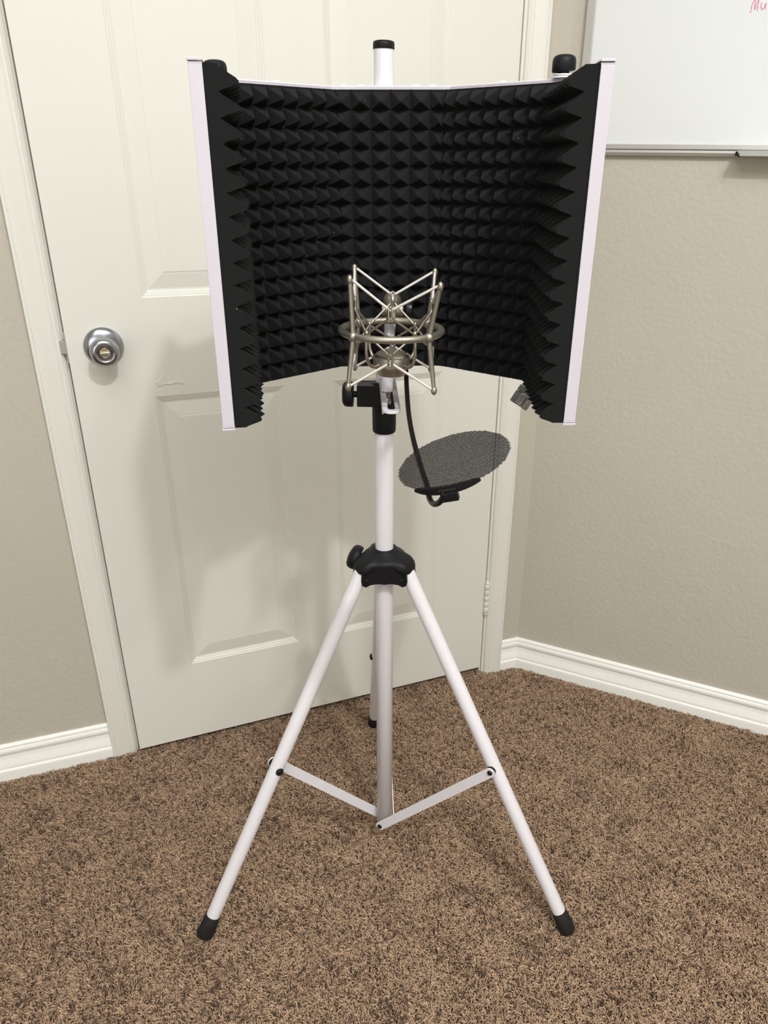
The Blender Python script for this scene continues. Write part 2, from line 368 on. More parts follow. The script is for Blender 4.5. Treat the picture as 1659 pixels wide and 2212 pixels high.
# webs between the leg cheeks
for j in range(3):
    a0 = sorted(AZ)[j]; a1 = sorted(AZ)[(j+1) % 3]+(2*PI if j == 2 else 0)
    c0 = P+Vector((math.cos(a0), math.sin(a0), 0))*.0480+Vector((-math.sin(a0), math.cos(a0), 0))*.0145
    c1 = P+Vector((math.cos(a1), math.sin(a1), 0))*.0480-Vector((-math.sin(a1), math.cos(a1), 0))*.0145
    i0 = c0-Vector((math.cos(a0), math.sin(a0), 0))*.012; i1 = c1-Vector((math.cos(a1), math.sin(a1), 0))*.012
    am = (a0+a1)/2; mid = P+Vector((math.cos(am), math.sin(am), 0))*.0395
    path = []; K = 16
    m0 = c0*.5+mid*.5; 
    for k in range(K+1):
        t = k/K; p = c0*(1-t)+c1*t; sag = 4*t*(1-t); c_ = (c0+c1)/2
        p = p+(mid-c_)*sag*.55; path.append(p)
    vs = []; fs = []
    for k, p in enumerate(path):
        t = k/K; o = Vector((math.cos(am), math.sin(am), 0)); zb = .6450+.0065*4*t*(1-t)
        for q, z in ((p, .6765+.006*4*t*(1-t)), (p, zb), (p-o*.006, zb), (p-o*.006, .6765+.006*4*t*(1-t))): vs.append((q.x, q.y, z))
    for k in range(K):
        for e_ in range(4): fs.append((k*4+e_, k*4+(e_+1)%4, (k+1)*4+(e_+1)%4, (k+1)*4+e_))
    fs += [(0,3,2,1), (K*4,K*4+1,K*4+2,K*4+3)]
    mb.add(vs, fs)
    # cheeks beside each leg
    for cc, a, sg in ((c0, a0, 1), (c1, a1, -1)):
        rd = Vector((math.cos(a), math.sin(a), 0)); tgv = Vector((-math.sin(a), math.cos(a), 0))
        prism(mb, [(-.024,.677),(.003,.677),(.0045,.656),(.003,.648),(-.003,.6435),(-.010,.645),(-.024,.655)], lambda u, v, e_: Vector((cc.x,cc.y,0))+rd*u+tgv*e_+Vector((0,0,v)), -.0016, .0016)
lathe(mb, zr(.640), (0,0,1), [(.0160,0),(.0210,0),(.0210,.060),(.0160,.062)], 32, cap=False)
hub = under(mb.build('leg_hub', M_black), st)
for j, (a, sg) in enumerate([(AZ[0], 1), (AZ[1], -1)]):
    mb = MB(); rd = Vector((math.cos(a), math.sin(a), 0)); tgv = Vector((-math.sin(a), math.cos(a), 0))*sg
    lathe(mb, P+rd*.0410+tgv*.0156+Vector((0,0,.6555)), tgv, [(.0048,0),(.0048,.0018),(.0030,.0032),(.0018,.0030),(.0016,.0016)], 20)
    b = mb.build('bolt', M_dark, hub); b.matrix_parent_inverse = Matrix.Identity(4)
# tightening knob on the left of the hub
kd = Vector((-.90,.12,.40)).normalized(); kp = P+Vector((0,0,.656)); mb = MB(); tube(mb, [kp+kd*.02, kp+kd*.052], .0065, 16)
lathe(mb, kp+kd*.0485, kd, [(.0190,0),(.0208,.0008),(.0216,.0050),(.0214,.0095),(.0196,.0138),(.0155,.0168),(.0080,.0186),(.0002,.0192)], 36, cap=False)
lathe(mb, kp+kd*.0485, kd, [(.0190,0),(.0004,0)], 36, cap=False)
k1 = mb.build('hub_knob', M_black, hub); k1.matrix_parent_inverse = Matrix.Identity(4)
# height collar with clamp body and knob
mb = MB(); lathe(mb, zr(.9070), (0,0,1), [(.0165,0),(.0182,.0012),(.0186,.012),(.0188,.050),(.0185,.080),(.0140,.081)], 40)
box(mb, (P.x-.0215, P.y-.006, .9685), (.0195,.0130,.0165))
box(mb, (P.x-.0215, P.y+.012, .9685), (.0180,.0040,.0165))
colr = under(mb.build('height_collar', M_black, None, .0012), st)
mb = MB(); kc2 = Vector((P.x-.041, P.y-.006, .9685)); tube(mb, [kc2+V(.004,0,0), kc2-V(.007,0,0)], .0050, 16)
lathe(mb, kc2-V(.0060,0,0), (-1,0,0), [(.0004,0),(.0178,0),(.0190,.0006),(.0196,.003),(.0194,.0100),(.0182,.0140),(.0140,.0165),(.0001,.0175)], 40, cap=False)
k2_ = mb.build('clamp_knob', M_black, colr); k2_.matrix_parent_inverse = Matrix.Identity(4)

# ------------------------------------------------------------------ acoustic shield
sh = empty('acoustic_shield', (-.04, 1.115, 1.02), 'curved white reflection shield lined with black pyramid foam, clamped on the stand', 'acoustic shield')
PTS = [Vector(p) for p in ((-.209,.815,0),(-.246,1.002,0),(-.116,1.122,0),(.041,1.128,0),(.183,1.022,0),(.1780,.835,0))]
ZB, ZT = 1.018, 1.3785
def rn(d): return Vector((d.y, -d.x, 0))
names = ['wing_panel','side_panel','center_panel','side_panel','wing_panel']
def offs(i, o):
    """corner i of the plan offset by o towards the room (mitred)"""
    if i == 0: d = (PTS[1]-PTS[0]).normalized(); return PTS[0]+rn(d)*o
    if i == 5: d = (PTS[5]-PTS[4]).normalized(); return PTS[5]+rn(d)*o
    d0 = (PTS[i]-PTS[i-1]).normalized(); d1 = (PTS[i+1]-PTS[i]).normalized(); n0, n1 = rn(d0), rn(d1)
    m = (n0+n1).normalized(); return PTS[i]+m*(o/m.dot(n0))
panels = []
for i in range(5):
    a, b = PTS[i], PTS[i+1]; mb = MB()
    def slab(o0, o1, z0, z1, ga=0, gb=0):
        d = (b-a).normalized()
        p = [offs(i,o0)+d*ga, offs(i+1,o0)-d*gb, offs(i+1,o1)-d*gb, offs(i,o1)+d*ga]
        vs = [Vector((q.x,q.y,z)) for z in (z0,z1) for q in p]
        mb.add(vs, [(0,1,2,3),(7,6,5,4),(0,4,5,1),(1,5,6,2),(2,6,7,3),(3,7,4,0)])
    OB = -.0066 if i in (0, 4) else -.0030
    slab(OB, OB+.0015, ZB, ZT)                      # sheet
    slab(OB, .0066, ZT-.0014, ZT); slab(OB, .0066, ZB, ZB+.0014)      # turned flanges, top and bottom
    if i not in (0, 4): slab(.0054, .0066, ZT-.0032, ZT-.0003)
    d = (b-a).normalized(); nn = rn(d)
    if i in (0, 4):                                   # front lip of the wing, folded towards the viewer
        e0 = a if i == 0 else b; fd = -d if i == 0 else d
        box(mb, Vector((e0.x,e0.y,(ZB+ZT)/2))+fd*.0010, (.0065,.0012,(ZT-ZB)/2-.0050), nn, d, (0,0,1))
        for zc in (ZT-.0012, ZB+.0012): box(mb, Vector((e0.x,e0.y,zc))+fd*.0014, (.0071,.0020,.0012), nn, d, (0,0,1))
        for zc in (ZT-.0040, ZB+.0040): box(mb, Vector((e0.x,e0.y,zc))+fd*.0006, (.0067,.0014,.0010), nn, d, (0,0,1))
    panels.append(under(mb.build(names[i], M_sheet, None, .0004), sh))
# foam, one lining that follows the bends
FP = []
def fillet(pts, rads):
    out = [pts[0]]
    for i in range(1, len(pts)-1):
        p, a, b = pts[i], (pts[i-1]-pts[i]).normalized(), (pts[i+1]-pts[i]).normalized()
        turn = PI-a.angle(b); r = rads[i-1]; t = r*math.tan(turn/2); s, e = p+a*t, p+b*t
        for k in range(9):
            u = k/8; out.append(s*(1-u)**2+p*2*u*(1-u)+e*u*u)
    out.append(pts[-1]); return out
base_off = [offs(i, .0058) for i in range(6)]
FP = fillet(base_off, [.022,.028,.045,.045])
cum = [0]
for a, b in zip(FP, FP[1:]): cum.append(cum[-1]+(b-a).length)
def at_s(s):
    for i in range(len(FP)-1):
        if s <= cum[i+1] or i == len(FP)-2:
            t = (s-cum[i])/(cum[i+1]-cum[i]); return FP[i].lerp(FP[i+1], t)
def nearest(p): return min(range(len(FP)), key=lambda i: (FP[i]-p).length)
key_s = [0]+[cum[nearest(base_off[i])] for i in range(1,5)]+[cum[-1]]
key_u = [-16.42,-8,0,6,14,24.34]
TOT = cum[-1]; SUB = 10
us = []; 
for j in range(5):
    m = max(2, int(round((key_u[j+1]-key_u[j])*SUB)))
    for k in range(m): us.append((key_s[j]+(key_s[j+1]-key_s[j])*k/m, key_u[j]+(key_u[j+1]-key_u[j])*k/m))
us.append((TOT, key_u[-1]))
FZ0, FZ1 = ZB+.0020, ZT-.0038; RP = .02208; RS = 10
nz = 156
F0, FH = .0125, .0235
grid = []; 
for s, u in us:
    p = at_s(s); q = at_s(min(TOT, s+.006)); r = at_s(max(0, s-.006)); n_ = rn((q-r).normalized())
    col = []
    for k in range(nz+1):
        z = FZ0+(FZ1-FZ0)*k/nz; v = (FZ1-z)/RP-.05
        hu = 1-abs(2*(u-math.floor(u))-1); hv = 1-abs(2*(v-math.floor(v))-1)
        h = min(hu, hv); h = h-.9*max(0, h-.75)**2
        w = 1+.05*math.sin(u*3.1+k*.013)
        hh = F0+FH*h*w
        col.append(p+n_*hh+Vector((0,0,z-.0035*h)))
    grid.append((p, col))
mb = MB(); nu = len(grid); vs = []
for p, col in grid: vs += col
for p, col in grid:
    for k in range(nz+1): vs.append(Vector((p.x,p.y,FZ0+(FZ1-FZ0)*k/nz)))
Z_ = nz+1; B = nu*Z_
fs = []
for i in range(nu-1):
    for k in range(nz):
        a, b, c, d = i*Z_+k, (i+1)*Z_+k, (i+1)*Z_+k+1, i*Z_+k+1
        # split each cell along the pyramid's own diagonal
        uu = (us[i][1]+us[i+1][1])/2; vv = (FZ1-FZ0)*(1-(k+.5)/nz)/RP-.05
        su = 1 if (uu % 1) < .5 else -1; sv = -1 if (vv % 1) < .5 else 1
        if su*sv > 0: fs += [(a,b,c),(a,c,d)]
        else: fs += [(a,b,d),(b,c,d)]
mb.add(vs, fs, 0, False)
fs = []
for i in range(nu-1):
    fs.append((i*Z_, B+i*Z_, B+(i+1)*Z_, (i+1)*Z_)); fs.append((i*Z_+nz, (i+1)*Z_+nz, B+(i+1)*Z_+nz, B+i*Z_+nz))
for k in range(nz):
    fs.append((k, k+1, B+k+1, B+k)); i = nu-1; fs.append((i*Z_+k, B+i*Z_+k, B+i*Z_+k+1, i*Z_+k+1))
o = len(mb.v)-len(vs)
for f in fs: mb.f.append(f); mb.m.append(0); mb.sm.append(False)
foam = under(mb.build('foam_lining', M_foam), sh)
# hinge plates with rivets on the top edge
def top_plate(name, a, b, z, rivs, w=.0065):
    mb = MB(); d = (b-a).normalized(); c = (a+b)/2
    box(mb, (c.x,c.y,z+.0006), ((b-a).length/2, w, .0006), d, rn(d)); pl_ = under(mb.build(name, M_white, None, .0004), sh)
    for t in rivs:
        q = a.lerp(b, t); mb = MB(); lathe(mb, (q.x,q.y,z+.0010), (0,0,1), [(.0052,0),(.0048,.0012),(.0030,.0022),(.0003,.0026)], 20, cap=False)
        r = mb.build('rivet', M_bolt if False else M_white, pl_); r.matrix_parent_inverse = Matrix.Identity(4)
top_plate('hinge_plate', PTS[2]+V(-.004,.002,0), PTS[3]+V(.006,.002,0), ZT+.0002, (.13,.27,.69,.82))
top_plate('hinge_plate', PTS[1].lerp(PTS[2],.10), PTS[1].lerp(PTS[2],.98), ZT+.0001, (.50,), .005)
top_plate('hinge_plate', PTS[3].lerp(PTS[4],.02), PTS[3].lerp(PTS[4],.95), ZT+.0001, (.45,.93), .005)
# folding knobs where the wings hinge
def fold_knob(x, y, ang, dz=0):
    mb = MB(); lathe(mb, (x,y,ZT+.0015), (0,0,1), [(.0125,0),(.0125,.0014),(.0090,.0018),(.0120,.0024),(.0120,.0040),(.006,.0044)], 32)
    k0 = under(mb.build('washer', M_white), sh)
    mb = MB(); mb2 = []
    X = Vector((math.cos(ang), math.sin(ang), 0)); Y = Vector((-X.y, X.x, 0))
    lathe(mb, (x,y,ZT+.005), (0,0,1), [(.0070,0),(.0070,.006)], 24)
    n_ = 40; vs = []; tiers = [(.0080,.0080),(.0130,.0082),(.0139,.0095),(.0139,.0170),(.0136,.0200),(.0126,.0226),(.0104,.0244),(.0070,.0254),(.0004,.0258)]
    for r, z in tiers:
        for k in range(n_):
            a = 2*PI*k/n_; c, s_ = math.cos(a), math.sin(a)
            vs.append(Vector((x,y,ZT+z-dz+.0012*c*(z < .012)))+X*(r*c)+Y*(r*s_*.95))
    mb.add(vs, [(i*n_+k,i*n_+(k+1)%n_,(i+1)*n_+(k+1)%n_,(i+1)*n_+k) for i in range(len(tiers)-1) for k in range(n_)]+[tuple(reversed(range(n_)))], 0, True)
    under(mb.build('fold_knob', M_black), sh)
fold_knob(-.2370, 1.0120, 3.3, .0065)
fold_knob(.1690, 1.0330, 0)
def lean(o):
    for v in o.data.vertices: v.co.z += (v.co.x+.02)*.017
for o in [o for o in bpy.data.objects if o.type == 'MESH' and (o.parent == sh or (o.parent and o.parent.parent == sh))]: lean(o)
# slotted bar under the centre panel, carries the shock mount post
a_, b_ = Vector((-.0415,1.112,1.0)), Vector((-.0292,.945,1.0))
bd = (b_-a_).normalized(); bn = Vector((-bd.y, bd.x, 0)); BLn = (b_-a_).length
mb = MB(); w, hw, zt_, zb_ = .0120, .0048, 1.0020, .9985
def ring_pts(w_, s0, s1): 
    return [Vector((a_.x,a_.y,0))+bd*(s1+w_*math.sin(PI*k/10))+bn*(w_*math.cos(PI*k/10)) for k in range(11)]+[Vector((a_.x,a_.y,0))+bd*(s0-w_*math.sin(PI*k/10))-bn*(w_*math.cos(PI*k/10)) for k in range(11)]
outp = ring_pts(w, .0, BLn-w*.3); inp = ring_pts(hw, .030, BLn-w*.55); n = len(outp)
vs = [Vector((q.x,q.y,z)) for z in (zt_,zb_) for q in outp]+[Vector((q.x,q.y,z)) for z in (zt_,zb_) for q in inp]
fs = []
for k in range(n):
    k2 = (k+1)%n
    fs += [(k,k2,2*n+k2,2*n+k),(n+k,3*n+k,3*n+k2,n+k2),(k,n+k,n+k2,k2),(2*n+k,2*n+k2,3*n+k2,3*n+k)]
mb.add(vs, fs)
# turned-down side walls
for sg in (1,-1):
    c = (a_+b_)/2; box(mb, Vector((c.x,c.y,.9965))+bn*sg*(w-.0010)-bd*.006, (BLn/2-.006,.0011,.0042), bd, bn)
box(mb, (a_.x,a_.y-.004,1.0085), (.014,.0015,.0095)); 
under(mb.build('slotted_bar', M_white, None, .0005), sh)
# clamp that grips the pole behind
for zc in (1.06, 1.33):
    mb = MB(); box(mb, (P.x,P.y+.002,zc), (.022,.019,.015)); under(mb.build('pole_clamp', M_black, None, .002), sh)
# knurled fitting below the right hinge
kd = Vector((-.22,-.28,-.93)).normalized(); kk = Vector((.160,1.050,1.010))
ctr = Vector((.1555,1.040,.990))
mb = MB(); ax = Vector((-.50,-.16,-.80)).normalized(); c0 = Vector((.1630,1.058,1.0010)); n = 72
def knurl(c, t0, t1, r):
    x, y, d = frame_of(ax); rows_ = 14; vs = []; fs = []
    for i in range(rows_+1):
        for k in range(n):
            a = 2*PI*(k+.5*(i%2))/n; rr = r*(1+.012*(1 if (k+i)%2 else -1)); 
            if i in (0,rows_): rr = r*.985
            vs.append(c+d*(t0+(t1-t0)*i/rows_)+(x*math.cos(a)+y*math.sin(a))*rr)
    for i in range(rows_):
        for k in range(n): fs.append((i*n+k,i*n+(k+1)%n,(i+1)*n+(k+1)%n,(i+1)*n+k))
    mb.add(vs, fs+[tuple(range(n)),tuple(range(rows_*n,(rows_+1)*n))])
knurl(c0, .000, .0085, .0140); lathe(mb, c0, ax, [(.0132,.0084),(.0132,.0092)], 40); knurl(c0, .0092, .0270, .0142)
lathe(mb, c0, ax, [(.007,-.014),(.0085,-.008),(.0125,0)], 40)
kf = under(mb.build('knurled_fitting', M_knurl), sh); kf['label'] = 'knurled steel fitting'

# ------------------------------------------------------------------ shock mount
C = Vector((-.0300,.955,1.102)); Rr = .0622
sm = empty('shock_mount', (-.0385,1.033,1.002), 'empty satin nickel microphone shock mount with pale cords, in front of black foam', 'shock mount')
def az(deg, r, z): a = math.radians(deg); return C+Vector((r*math.sin(a), -r*math.cos(a), z))
mb = MB(); tube(mb, [az(360*k/72, Rr, 0) for k in range(72)], .0044, 12, closed=True); under(mb.build('outer_ring', M_nickel), sm)
tops = {-45:(.0665,.0655), 47:(.079,.0605), 133:(.0730,.0630), -135:(.0690,.0665)}
bots = {-45:(.0725,-.0595), 47:(.0735,-.0630), 133:(.0700,-.0600), -135:(.0720,-.0600)}
tipT, tipB = {}, {}
for a in tops:
    t, b = az(a, *tops[a]), az(a, *bots[a]); m = az(a, Rr+.001, 0); tipT[a], tipB[a] = t, b
    mb = MB(); tube(mb, [b, m, t], [.0026,.0033,.0027], 12); ball(mb, m, .0064); ball(mb, t, .0038, sz=1.5); ball(mb, b, .0038, sz=1.4)
    under(mb.build('outer_rod', M_nickel), sm)
rh = .0425
hk = {0:(rh,.030,-.0300), 180:(rh,.034,-.0285), -90:(rh+.002,.034,-.0300), 92:(rh+.006,.032,-.0300)}
cs = {-45:.0415, 45:.0415, 135:.0415, -135:.0415}
order = [-135,-45,45,135]
mb = MB()
for a in hk:
    r, zt1, zb1 = hk[a]; nb = {0:(-45,45), 180:(135,-135), -90:(-135,-45), 92:(45,135)}[a]
    for zs, sg in ((zt1, 1), (zb1, -1)):
        t = Vector((math.cos(math.radians(a)), math.sin(math.radians(a)), 0))
        c = az(a, r, zs); out = az(a, r+.004, 0)-az(a, r, 0)
        for s2, ca in ((-1, nb[0]), (1, nb[1])):
            k0 = az(ca, cs[ca], 0)
            side = t*s2
            if (k0-c).dot(side) < 0: side = -side
            qe = c+side*.0036-Vector((0,0,sg*.0095)); pts = [k0, k0.lerp(qe, .33), k0.lerp(qe, .66), qe, c+side*.0024-Vector((0,0,sg*.0055)), c+side*.0024+Vector((0,0,sg*.003)), c+out*.6+Vector((0,0,sg*.0055))]
            tube(mb, smooth_path(pts, 5), .0015, 8)
        tube(mb, smooth_path([c+t*.0022-out*0+Vector((0,0,sg*.003)), c+out*.8+Vector((0,0,sg*.0048)), c-t*.0022+Vector((0,0,sg*.003))], 5), .00135, 8)
for a in hk:                                            # hairpins that hold the cords
    r, zt1, zb1 = hk[a]; t = Vector((math.cos(math.radians(a)), math.sin(math.radians(a)), 0)); o1 = az(a, r+.0042, 0)-az(a, r, 0)
    for zs, sg in ((zt1, 1), (zb1, -1)):
        c = az(a, r, zs); q = lambda u, o_, z_: c+t*u+o1*o_+Vector((0,0,sg*z_))
        tube(mb, smooth_path([q(-.0018,.2,.0040),q(-.0022,.9,.0030),q(-.0023,1,-.0030),q(-.0018,1,-.0075),q(0,1,-.0095),q(.0018,1,-.0075),q(.0023,1,-.0030),q(.0022,.9,.0030),q(.0018,.2,.0040)], 4), .0013, 8)
for a in cs:
    k0 = az(a, cs[a], 0); ball(mb, k0+Vector((0,0,.001)), .0030, sz=1.3)
    tube(mb, smooth_path([k0+Vector((0,0,.004)), k0, az(a, cs[a]+.001, -.022), az(a, cs[a]-.003, -.036), az(a, .030, -.042), az(a, .0215, -.0405)], 6), .0021, 10)
cradle = under(mb.build('inner_cradle', M_nickel), sm)
mb = MB()
lathe(mb, C, (0,0,1), [(.0176,-.0560),(.0184,-.0548),(.0186,-.0490),(.0232,-.0465),(.0236,-.0440),(.0236,-.0330),(.0228,-.0322),(.0222,-.0330),(.0220,-.0420)], 48, cap=False)
lathe(mb, C, (0,0,1), [(.0176,-.0560),(.0001,-.0560)], 48, cap=False)
cup = under(mb.build('base_cup', M_nickel), sm)
mb = MB(); n = 72; vs = []; rows_ = 4
lathe(mb, C, (0,0,1), [(.0219,-.0372),(.0100,-.0371)], 48, 1, cap=False)  # black ring laid in for the shade of the gap
for i in range(rows_+1):
    for k in range(n): a = 2*PI*(k+.5*(i%2))/n; r = .0188*(1+.018*(1 if (k+i)%2 else -1)); vs.append((C.x+r*math.cos(a), C.y+r*math.sin(a), C.z-.0360+.0075*i/rows_))
mb.add(vs, [(i*n+k,i*n+(k+1)%n,(i+1)*n+(k+1)%n,(i+1)*n+k) for i in range(rows_) for k in range(n)])
lathe(mb, C, (0,0,1), [(.0188,-.0285),(.0176,-.0280),(.0168,-.0284),(.0090,-.0250),(.0001,-.0235)], 48, cap=False)
under(mb.build('knurled_ring', [M_nickel, M_black]), sm)
# elastic cords: a zigzag from the rod tips to the cradle hooks, above and below
cyc = [-45, 0, 47, 92, 133, 180, -135, -90]
def hooks_pt(a, up_): r, zt1, zb1 = hk[a]; return az(a, r+.0015, (zt1+.0008) if up_ else (zb1-.0008))
for up_, tips in ((True, tipT), (False, tipB)):
    mb = MB()
    for i, a in enumerate(cyc):
        b = cyc[(i+1) % 8]
        pa = tips[a] if a in tips else hooks_pt(a, up_); pb = tips[b] if b in tips else hooks_pt(b, up_)
        sgn = .0012 if i % 2 else -.0012
        tube(mb, [pa+Vector((0,0,.002 if a in tips and up_ else 0)), pb+Vector((0,0,.002 if b in tips and up_ else 0))], .00165, 8)
    under(mb.build('elastic_cord', M_cord), sm)
# swivel, post and bolt
pt, pb_ = Vector((-.0345,1.037,1.0985)), Vector((-.0388,1.030,1.0030))
mb = MB(); d = (pt-pb_); lathe(mb, pb_, d, [(.0078,0),(.0080,.001),(.0080,.022),(.0076,.0225),(.0076,d.length)], 32); under(mb.build('post', M_white), sm)
mb = MB(); sw = Vector((-.0320,1.034,1.1240))
lathe(mb, pt-V(0,0,.001), (0,0,1), [(.0078,0),(.0088,.002),(.0090,.010),(.0075,.014)], 32)
box(mb, pt+V(.0,0,.017), (.0065,.0050,.010)); ball(mb, sw, .0125)
lathe(mb, sw+V(.009,0,-.0105), (1,0,0), [(.0085,-.022),(.0090,-.020),(.0090,.004),(.0080,.006)], 28)
tube(mb, [sw+V(0,-.004,-.004), az(180, Rr+.002, 0)], [.0060,.0045], 14)
swv = under(mb.build('swivel_joint', M_nickel), sm)
mb = MB(); lathe(mb, sw+V(.0135,0,-.0105), (1,0,0), [(.0055,0),(.0055,.004),(.0110,.0045),(.0118,.006),(.0118,.0125),(.0108,.0145),(.0001,.015)], 32, cap=False)
k = mb.build('swivel_knob', M_dark, swv); k.matrix_parent_inverse = Matrix.Identity(4); k['label'] = 'black swivel knob'
mb = MB(); lathe(mb, pb_-V(0,0,.0150), (0,0,1), [(.0030,-.004),(.0058,-.003),(.0058,.003),(.0046,.0032),(.0046,.012),(.0062,.0122),(.0062,.0152)], 24); under(mb.build('mounting_bolt', M_bolt), sm)

# ------------------------------------------------------------------ pop filter
r0 = Vector((1,0,0)); u0 = Vector((0,math.sin(th),math.cos(th))); w0 = Vector((0,math.cos(th),-math.sin(th)))
cR = r0*math.cos(ro)+u0*math.sin(ro); cU = u0*math.cos(ro)-r0*math.sin(ro)
f_ = 1630.07; CXp, CYp = 890.77, 1134.2
cam_o = Vector((0,0,H))
pc = Vector((.0413,.7293,1.0162)); al = math.radians(19.4); ti = math.radians(59.8)
e1 = cR*math.cos(al)+cU*math.sin(al); v1 = -cR*math.sin(al)+cU*math.cos(al); e2 = (v1*math.cos(ti)+w0*math.sin(ti)).normalized(); e3 = e1.cross(e2).normalized()
RD = .0600
pf_ = empty('pop_filter', (-.012,1.020,1.045), 'round black metal mesh pop filter hanging on a gooseneck below the shield', 'pop filter')
mb = MB(); px_, py_ = .00230, .00199; ix = int(RD/px_)+2; iy = int(RD/py_)+2
idx = {}
for j in range(-iy, iy+1):
    for i in range(-ix, ix+1):
        x = (i+.5*(j % 2))*px_; y = j*py_
        if x*x+y*y > (RD-.0006)**2: continue
        out_, inn = [], []
        for k in range(6):
            a = PI/6+k*PI/3; out_.append((x+px_/math.sqrt(3)*math.cos(a), y+px_/math.sqrt(3)*math.sin(a)))
            inn.append((x+px_*.372*math.cos(a)*1.0, y+px_*.372*math.sin(a)))
        o3 = [pc+e1*p+e2*q for p, q in out_]; t3 = [pc+e1*p+e2*q for p, q in inn]; z3 = [q-e3*.00035 for q in t3]
        mb.add(o3+t3+z3, [(k,(k+1)%6,6+(k+1)%6,6+k) for k in range(6)]+[(6+k,6+(k+1)%6,12+(k+1)%6,12+k) for k in range(6)])
under(mb.build('mesh_disc', M_dark), pf_)
# bracket that clips the lower rim
def rim(a, r, t): a = math.radians(a); return pc+e1*(r*math.cos(a))+e2*(r*math.sin(a))+e3*t
mb = MB(); A0, A1 = 217, 283; n = 28; vs = []
for k in range(n+1):
    a = A0+(A1-A0)*k/n; e_ = 1-abs(2*k/n-1)**3; g = .0012+.0028*e_
    for r, t in ((RD-.0015, g), (RD+.0020, g), (RD+.0020, -g), (RD-.0015, -g)): vs.append(rim(a, r, t))
mb.add(vs, [(4*k+j,4*k+(j+1)%4,4*k+4+(j+1)%4,4*k+4+j) for k in range(n) for j in range(4)]+[(0,1,2,3),(4*n+3,4*n+2,4*n+1,4*n)])
brk = under(mb.build('bracket', M_black), pf_)
am = 249
dm = (rim(am+1,RD,0)-rim(am-1,RD,0)).normalized(); do = (rim(am,RD+.01,0)-rim(am,RD,0)).normalized()
mb = MB(); box(mb, rim(am+3,RD+.0015,-.0070), (.0085,.0035,.0045), dm, do, e3); b = mb.build('socket_block', M_black, brk, .0006); b.matrix_parent_inverse = Matrix.Identity(4)
# raised lettering on the outward face of the bracket
fc = bpy.data.curves.new('lettering', 'FONT'); fc.body = 'STEDMAN'; fc.size = .0034; fc.align_x = 'CENTER'; fc.align_y = 'CENTER'; fc.extrude = .0001; fc.space_character = 1.1
fo = bpy.data.objects.new('lettering_source', fc); COL.objects.link(fo); bpy.context.view_layer.update()
me = bpy.data.meshes.new_from_object(fo.evaluated_get(bpy.context.evaluated_depsgraph_get())); bpy.data.objects.remove(fo)
me.name = 'lettering'; me.materials.append(mat('grey_print', (.06,.058,.055), .4)); lt = bpy.data.objects.new('lettering', me); COL.objects.link(lt)
lm = Matrix((dm, e3, do)).transposed()
for v in me.vertices:
    a = 251+v.co.x/RD*180/PI; v.co = rim(a, RD+.00215, v.co.y+.0004)+do*v.co.z
lt.parent = brk
# gooseneck
def at_px(x, y, fw):
    a, b = x-CXp, y-CYp; return cam_o+(w0+cR*(a/f_)-cU*(b/f_))*fw
gp = [at_px(868,742,1.060), at_px(876,768,1.030), at_px(877,800,1.000), at_px(879,845,.965), at_px(883,895,.920), at_px(893,950,.870), at_px(908,1005,.830), at_px(922,1048,.795), at_px(927,1074,.772), at_px(936,1088,.755), at_px(948,1086,.742), at_px(957,1074,.732), at_px(960,1066,.727)]
mb = MB(); tube(mb, smooth_path(gp, 10), .0031, 14); g = under(mb.build('gooseneck', M_dark), pf_)
mb = MB(); lathe(mb, Vector((-.0358,1.0345,1.0560)), (0,0,1), [(.0085,0),(.0120,.0005),(.0122,.002),(.0122,.0185),(.0118,.0200),(.0085,.0205)], 28, cap=False); box(mb, (-.0235,1.022,1.0665), (.0120,.0040,.0080)); q = gp[0]; lathe(mb, q+V(-.012,.004,-.004), (1,0,0), [(.0095,-.014),(.0105,-.012),(.0105,.010),(.0095,.012)], 24); lathe(mb, q+V(-.001,.002,-.002), (0,-.3,-1), [(.0058,-.010),(.0058,.010),(.0042,.014)], 20)
under(mb.build('post_clamp', M_black), pf_)

# ------------------------------------------------------------------ ceiling light (above and behind the camera)
def lamp_glass(power):
    m = bpy.data.materials.new('frosted_lamp_glass'); m.use_nodes = True; nt = m.node_tree; nt.nodes.clear()
    em = nt.nodes.new('ShaderNodeEmission'); em.inputs[0].default_value = (.975,.995,1,1); em.inputs[1].default_value = power
    ou = nt.nodes.new('ShaderNodeOutputMaterial'); nt.links.new(em.outputs[0], ou.inputs[0]); return m
def ceiling_light(x, y, label, power):
    c = empty('ceiling_light', (x,y,ZC), label, 'ceiling light')
    mb = MB(); lathe(mb, (x,y,ZC-.022), (0,0,1), [(.075,0),(.082,.002),(.085,.010),(.085,.022)], 40); under(mb.build('mounting_ring', M_alu), c)
    mb = MB(); lathe(mb, (x,y,ZC-.062), (0,0,1), [(.0005,0),(.025,.003),(.045,.011),(.057,.024),(.060,.034),(.059,.040)], 40, cap=False); under(mb.build('glass_dome', lamp_glass(power)), c)
ceiling_light(.68, -.74, 'small round frosted ceiling light above and behind the camera, the brighter of two', 1120)
ceiling_light(1.0, -.80, 'small round frosted ceiling light nearer the whiteboard wall, the dimmer of two', 300)

# added soft fill standing in for ceiling bounce; no fixture behind it
def area(name, loc, rot, size, e, col=(1,1,1)):
    l = bpy.data.lights.new(name, 'AREA'); l.energy = e; l.color = col; l.shape = 'RECTANGLE'; l.size, l.size_y = size
    o = bpy.data.objects.new(name, l); COL.objects.link(o); o.location = loc; o.rotation_euler = rot; return o
area('ceiling_fill', (.35,-.9,2.98), (0,0,0), (2.6,2.4), 72, (.965,.995,1))
